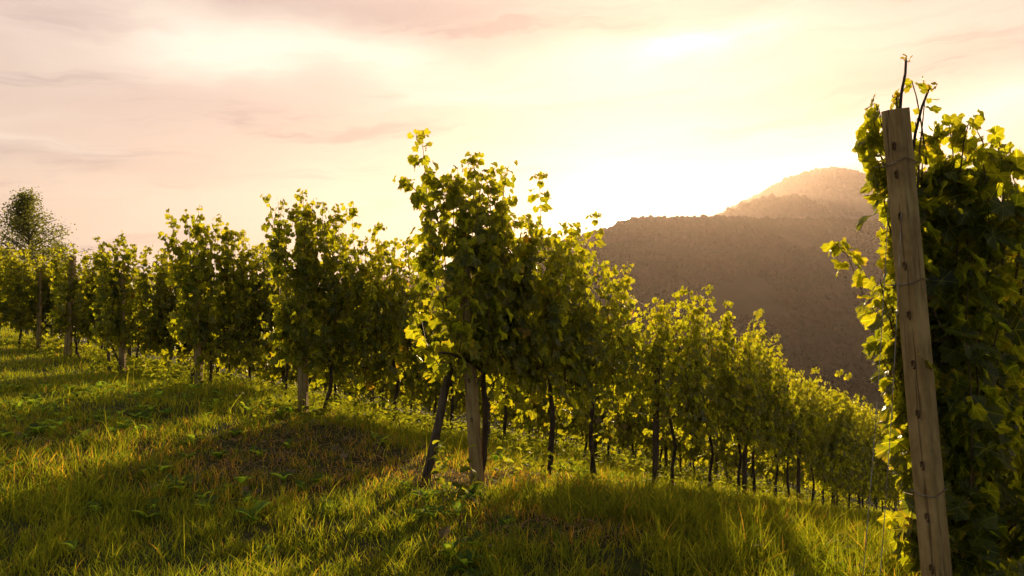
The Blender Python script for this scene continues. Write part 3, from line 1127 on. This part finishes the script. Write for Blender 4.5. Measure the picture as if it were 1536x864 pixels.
# ------------------------------------------------------------------ trees beyond the rows
def airy_tree(name, px, py_top, Y, width, label, seed, leaf_r, n_leaf):
    rng = np.random.RandomState(seed)
    x = (px - 768) / F * Y
    z0 = float(gz(x, Y))
    H = CAM_Z + (432 - py_top) / F * Y - z0
    e = tag(empty(name, (x, Y, z0)), label, 'tree', 'slender trees beyond the vines')
    mb = MB()
    k = 9
    tt = np.linspace(0, 1, k)
    tr = np.stack([np.cumsum(rng.normal(0, 0.03, k)), np.cumsum(rng.normal(0, 0.03, k)), -0.1 + (H * 0.97 + 0.1) * tt], 1)
    mb.tube(tr, np.linspace(0.014 * H, 0.003 * H, k), 7)
    tips = []
    for i in range(130):
        q = 0.08 + 0.90 * (i + rng.rand()) / 130
        b = np.array([np.interp(q, tt, tr[:, c]) for c in range(3)])
        ln_ = width * (0.55 * (1 - q) ** 1.05 + 0.03) * rng.uniform(0.45, 1.2)
        a = rng.uniform(0, 2 * math.pi)
        s = np.linspace(0, 1, 6)
        br = np.stack([b[0] + math.cos(a) * ln_ * s, b[1] + math.sin(a) * ln_ * s, b[2] + ln_ * (0.95 * s - 0.35 * s * s)], 1)
        mb.tube(br, np.linspace(0.005 * H, 0.0012 * H, 6), 4)
        tips.append(br)
    link('trunk', mb.build('trunk', [M_BIRCH]), e)
    cr = MB()
    per = n_leaf // len(tips)
    for br in tips:
        s = np.clip(rng.choice(rng.uniform(0.2, 1.05, 8), per) + rng.normal(0, 0.08, per), 0.1, 1.1)
        P = np.stack([np.interp(s, np.linspace(0, 1, 6), br[:, c]) for c in range(3)], 1)
        hang = rng.uniform(0, 0.35, per)
        P = P + rng.normal(0, 0.16, (per, 3))
        P[:, 2] -= hang * 0.5
        C = np.array((0.05, 0.066, 0.016)) * rng.uniform(0.6, 1.5, (per, 1)) * np.array((1.15, 1, 1))
        add_leaves(cr, rng, P, rng.normal(0, 1, (per, 3)), rng.normal(0, 0.6, (per, 3)) + np.array((0, 0, -0.8)), leaf_r * rng.uniform(0.6, 1.2, per), C, LEAF_LO[:2])
    link('crown', cr.build('crown', [M_TREELEAF]), e)
    return e


airy_tree('birch_tree', 42, 284, 33.0, 6.6, 'slender birch with airy crown rising above the vines', 61, 0.044, 14500)
airy_tree('young_birch', 92, 362, 36.0, 1.7, 'small young birch beside the taller slender one', 67, 0.040, 9000)
airy_tree('young_birch', 4, 372, 40.0, 2.4, 'low bushy young birch under the taller slender one', 71, 0.05, 9000)


# ------------------------------------------------------------------ grass
def patches(x, y):
    """dry: 0..1 for dead, short grass; lush: 0..1 for tall green grass; both by place on the headland."""
    n1 = fbm(x, y, 0.9, 3)
    n2 = fbm(x + 40, y - 13, 2.6, 3)
    dry = 0.85 * np.exp(-(((x + 1.5) / 2.3) ** 2 + ((y - 6.7) / 1.3) ** 2))
    dry += 0.8 * np.exp(-(((x + 0.45) / 0.55) ** 2 + ((y - 5.85) / 0.35) ** 2))
    dry += 0.9 * np.exp(-(((x - 0.15) / 0.75) ** 2 + ((y - 4.55) / 0.35) ** 2))
    dry += 0.7 * np.exp(-(((x - 0.9) / 0.5) ** 2 + ((y - 6.2) / 0.4) ** 2))
    t = row_t(x, y)
    for ex, ey in ((1.83, 3.25), (-0.285, 5.8), (-2.34, 8.5), (-4.55, 11.0), (-6.94, 13.5), (-9.34, 16.0)):
        u = (x - ex) * ROW[1] / ROW_LEN - (y - ey) * ROW[0] / ROW_LEN
        dry += 0.30 * np.exp(-(u / 0.35) ** 2) * (t > -0.3)
    dry = np.clip(dry * (0.45 + 1.2 * n2) + 0.9 * (n1 - 0.60), 0, 1)
    lush = np.exp(-(((x - 1.6) / 1.3) ** 2 + ((y - 5.0) / 1.5) ** 2)) * 1.1 + 0.35 * (t > 0.1) + 0.5 * np.exp(-(((x + 3.6) / 1.5) ** 2 + ((y - 5.2) / 1.5) ** 2))
    lush = np.clip(lush * (0.5 + n1), 0, 1) * (1 - dry)
    return dry, lush, n1, n2


def scatter(rng, y0, y1, dens, side=1.22, extra=0.5):
    """Even random points over the part of the ground in front of the camera between two depths."""
    k = 0.675 * side
    area = k * (y1 ** 2 - y0 ** 2) + 2 * extra * (y1 - y0)
    n = int(area * dens)
    y = np.sqrt(rng.uniform(y0 ** 2, y1 ** 2, n))
    x = rng.uniform(-1, 1, n) * (k * y + extra)
    return x, y


def blades(rng, x, y, h, wid, col, segs=3, lay=0.55):
    n = len(x)
    z = gz(x, y) - 0.008
    a = rng.uniform(0, 2 * math.pi, n)
    lean = np.abs(rng.normal(lay, 0.28, n))
    f = rng.uniform(0, 2 * math.pi, n)
    lx, ly = np.cos(a), np.sin(a)
    wx, wy = np.cos(f), np.sin(f)
    ss = np.linspace(0, 1, segs + 1)
    vs_ = []
    for s in ss:
        reach = h * lean * s ** 1.7
        up = h * (s - 0.30 * lean * s ** 2)
        hw = wid * 0.5 * (1 - s ** 1.6) * (0.75 + 0.5 * s)
        cx, cy_, cz = x + lx * reach, y + ly * reach, z + np.maximum(up, 0.0)
        if s < 1:
            vs_.append(np.stack([cx - wx * hw, cy_ - wy * hw, cz], 1))
            vs_.append(np.stack([cx + wx * hw, cy_ + wy * hw, cz], 1))
        else:
            vs_.append(np.stack([cx, cy_, cz], 1))
    m = len(vs_)
    v = np.stack(vs_, 1).reshape(-1, 3)
    tf = []
    for s in range(segs - 1):
        b = 2 * s
        tf += [(b, b + 1, b + 3), (b, b + 3, b + 2)]
    b = 2 * (segs - 1)
    tf.append((b, b + 1, b + 2))
    tf = np.array(tf)
    fcs = (tf[None] + (np.arange(n) * m)[:, None, None]).reshape(-1, 3)
    c = np.repeat(col, m, axis=0)
    return v, fcs, c


def grass_field(seed):
    rng = np.random.RandomState(seed)
    mb = MB()
    for y0, y1, dens, segs, wk in ((1.6, 3.4, 2200, 3, 0.8), (3.4, 5.2, 3600, 3, 1.0), (5.2, 8.0, 2500, 3, 1.15), (8.0, 13.0, 1250, 2, 1.5), (13.0, 22.0, 520, 2, 2.2), (22.0, 42.0, 110, 2, 4.0)):
        x, y = scatter(rng, y0, y1, dens)
        dry, lush, n1, n2 = patches(x, y)
        tuft = fbm(x - 9, y + 3, 5.5, 2)
        keep = rng.rand(len(x)) < np.clip(0.30 + 1.9 * (tuft - 0.30), 0.06, 1) * (1 - 0.55 * dry)
        x, y, dry, lush, n1, n2, tuft = (q[keep] for q in (x, y, dry, lush, n1, n2, tuft))
        n = len(x)
        h = (0.016 + 0.105 * tuft ** 1.3 + 0.045 * n1) * (1 - 0.45 * dry) * (1 + 1.25 * lush) * rng.uniform(0.45, 1.7, n)
        wid = (0.0046 + 0.0042 * rng.rand(n)) * wk * (1 + 0.4 * lush)
        g = np.array((0.029, 0.060, 0.011))
        yg = np.array((0.068, 0.086, 0.013))
        st = np.array((0.130, 0.100, 0.042))
        t = np.clip(rng.beta(1.5, 2.5, n) + 0.5 * (n2 - 0.5), 0, 1)[:, None]
        col = (g * (1 - t) + yg * t) * rng.uniform(0.75, 1.25, (n, 1))
        is_dry = rng.rand(n) < (0.03 + 0.62 * dry)
        col[is_dry] = st * rng.uniform(0.45, 1.15, (is_dry.sum(), 1))
        v, f, c = blades(rng, x, y, h, wid, col, segs)
        mb.add(v, f, c)
    # tussocks: blades that spring from one root
    cx, cy_ = scatter(rng, 2.6, 11.0, 13)
    dry, lush, n1, n2 = patches(cx, cy_)
    keep = rng.rand(len(cx)) < np.clip(0.25 + lush + 1.2 * (n1 - 0.45), 0.08, 1) * (1 - 0.6 * dry)
    cx, cy_ = cx[keep], cy_[keep]
    per = 34
    th = rng.uniform(0, 2 * math.pi, len(cx) * per)
    rr = np.abs(rng.normal(0, 0.035, len(cx) * per))
    x, y = np.repeat(cx, per) + np.cos(th) * rr, np.repeat(cy_, per) + np.sin(th) * rr
    n = len(x)
    big = np.repeat(rng.uniform(0.09, 0.22, len(cx)), per)
    hue = np.repeat(rng.uniform(0, 1, (len(cx), 1)), per, axis=0)
    col = (np.array((0.026, 0.056, 0.012)) * (1 - hue) + np.array((0.070, 0.086, 0.014)) * hue) * rng.uniform(0.75, 1.25, (n, 1))
    v, f, c = blades(rng, x, y, big * rng.uniform(0.5, 1.2, n), rng.uniform(0.005, 0.010, n), col, 3, 0.85)
    mb.add(v, f, c)
    # taller stems that stand out above the rest
    x, y = scatter(rng, 3.2, 20.0, 16)
    dry, lush, n1, n2 = patches(x, y)
    t = row_t(x, y)
    keep = rng.rand(len(x)) < 0.15 + 0.85 * np.clip(lush + 0.7 * (t > -0.2), 0, 1)
    x, y = x[keep], y[keep]
    n = len(x)
    col = np.array((0.075, 0.10, 0.02)) * rng.uniform(0.7, 1.4, (n, 1))
    v, f, c = blades(rng, x, y, rng.uniform(0.18, 0.42, n), rng.uniform(0.004, 0.008, n), col, 3, 0.5)
    mb.add(v, f, c)
    o = link('grass', mb.build('grass', [M_GRASS]))
    return tag(o, 'uneven meadow grass covering the headland and the alleys', None, None, 'stuff')


grass_field(21)


def straw(seed):
    """Dead grass and clippings lying in mats over the dry patches."""
    rng = np.random.RandomState(seed)
    x, y = scatter(rng, 3.2, 13.0, 900)
    dry, lush, n1, n2 = patches(x, y)
    keep = rng.rand(len(x)) < np.clip(dry * 1.1 - 0.12, 0, 1)
    x, y = x[keep], y[keep]
    n = len(x)
    mat_h = 0.05 * vnoise(x, y, 3.0)
    z = gz(x, y) + 0.004 + mat_h * rng.rand(n)
    a = rng.uniform(0, 2 * math.pi, n)
    L = rng.uniform(0.03, 0.13, n)
    wd = rng.uniform(0.0015, 0.0045, n)
    d = np.stack([np.cos(a), np.sin(a), rng.normal(0, 0.25, n)], 1)
    s = np.stack([-np.sin(a), np.cos(a), rng.normal(0, 0.4, n)], 1)
    p = np.stack([x, y, z], 1)
    mid = p + d * (L * 0.5)[:, None] + np.array((0, 0, 1)) * (L * rng.uniform(0.0, 0.25, n))[:, None]
    q = p + d * L[:, None]
    v = np.stack([p - s * wd[:, None], p + s * wd[:, None], mid - s * wd[:, None], mid + s * wd[:, None], q], 1).reshape(-1, 3)
    tf = np.array([(0, 1, 3), (0, 3, 2), (2, 3, 4)])
    f = (tf[None] + (np.arange(n) * 5)[:, None, None]).reshape(-1, 3)
    col = np.array((0.26, 0.18, 0.09)) * rng.uniform(0.35, 1.35, (n, 1)) * np.stack([np.ones(n), rng.uniform(0.85, 1.1, n), rng.uniform(0.8, 1.3, n)], 1)
    mb = MB()
    mb.add(v, f, np.repeat(col, 5, axis=0))
    o = link('straw', mb.build('straw', [M_STRAW]))
    tag(o, 'brown dead grass clippings matted on the dry patches', None, None, 'stuff')


straw(33)


def broad_weeds(seed):
    """Low rosettes of broad leaves between the grass, denser on the green side, and rank weeds along the row feet."""
    rng = np.random.RandomState(seed)
    th = np.linspace(0, 2 * math.pi, 12, endpoint=False)
    ox, oy = 0.30 * np.sin(th) * (1 + 0.1 * np.cos(3 * th)), 0.5 + 0.5 * -np.cos(th)
    tx = np.concatenate([[0], ox])
    ty = np.concatenate([[0.5], oy])
    tz = 0.35 * np.abs(tx) - 0.45 * (ty - 0.3) ** 2
    tv = np.stack([tx, ty, tz], 1)
    tf = np.array([(0, 1 + i, 1 + (i + 1) % 12) for i in range(12)])
    x, y = scatter(rng, 3.0, 11.0, 55)
    dry, lush, n1, n2 = patches(x, y)
    keep = rng.rand(len(x)) < np.clip(1.6 * (n1 - 0.40), 0.03, 1) * (1 - dry)
    x, y = x[keep], y[keep]
    P, N, D, S, C = [], [], [], [], []
    for px_, py_ in zip(x, y):
        k = rng.randint(5, 10)
        r = rng.uniform(0.04, 0.105)
        hue = np.array((0.040, 0.088, 0.024)) * rng.uniform(0.8, 1.4)
        z = float(gz(px_, py_))
        for i in range(k):
            a = 2 * math.pi * i / k + rng.uniform(-0.4, 0.4)
            up = rng.uniform(0.3, 1.2)
            d = np.array((math.cos(a), math.sin(a), up))
            P.append((px_, py_, z + rng.uniform(0.0, 0.05)))
            D.append(d)
            N.append((-math.cos(a) * up, -math.sin(a) * up, 1.0))
            S.append(r * rng.uniform(0.7, 1.35))
            C.append(hue * rng.uniform(0.85, 1.2))
    # rank growth under the rows
    for ex, ey, tm, k in ((-0.285, 5.8, 16, 160), (-2.34, 8.5, 22, 800), (-4.55, 11.0, 18, 700), (-6.94, 13.5, 12, 420), (-9.34, 16.0, 5, 160), (-11.7, 18.6, 5, 120)):
        for i in range(k):
            t = rng.uniform(-0.5, tm)
            off = rng.normal(0, 0.22)
            x0, y0 = ex + ROW[0] * t + off * ROW[1] / ROW_LEN, ey + ROW[1] * t - off * ROW[0] / ROW_LEN
            z = float(gz(x0, y0))
            H = rng.uniform(0.08, 0.42)
            for j in range(7):
                a = rng.uniform(0, 2 * math.pi)
                P.append((x0 + rng.normal(0, 0.03), y0 + rng.normal(0, 0.03), z + H * rng.uniform(0.15, 1.0)))
                D.append((math.cos(a), math.sin(a), rng.uniform(-0.3, 0.7)))
                N.append((rng.normal(0, 0.4), rng.normal(0, 0.4), 1.0))
                S.append(rng.uniform(0.04, 0.10))
                C.append(np.array((0.055, 0.085, 0.016)) * rng.uniform(0.7, 1.4))
    mb = MB()
    add_leaves(mb, rng, np.array(P), np.array(N, float), np.array(D, float), np.array(S), np.array(C), [(tv, tf)])
    o = link('weeds', mb.build('weeds', [M_GRASS]))
    tag(o, 'low broad leaved weeds among the grass and row feet', None, None, 'stuff')


broad_weeds(45)


def litter(seed):
    """Curled dead vine leaves dropped on the dry patches."""
    rng = np.random.RandomState(seed)
    x, y = scatter(rng, 3.2, 10.0, 9)
    dry, lush, n1, n2 = patches(x, y)
    keep = rng.rand(len(x)) < np.clip(dry + 0.04, 0, 1)
    x, y = x[keep], y[keep]
    n = len(x)
    P = np.stack([x, y, gz(x, y) + rng.uniform(0.02, 0.06, n)], 1)
    N = np.stack([rng.normal(0, 0.5, n), rng.normal(0, 0.5, n), np.ones(n)], 1)
    C = np.array((0.17, 0.13, 0.085)) * rng.uniform(0.5, 1.5, (n, 1))
    mb = MB()
    add_leaves(mb, rng, P, N, rng.normal(0, 1, (n, 3)), rng.uniform(0.025, 0.055, n), C, LEAF_HI)
    o = link('fallen_leaves', mb.build('fallen_leaves', [M_STRAW]))
    tag(o, 'curled dead vine leaves scattered over the dry ground', None, None, 'stuff')


litter(52)
bpy.context.view_layer.update()
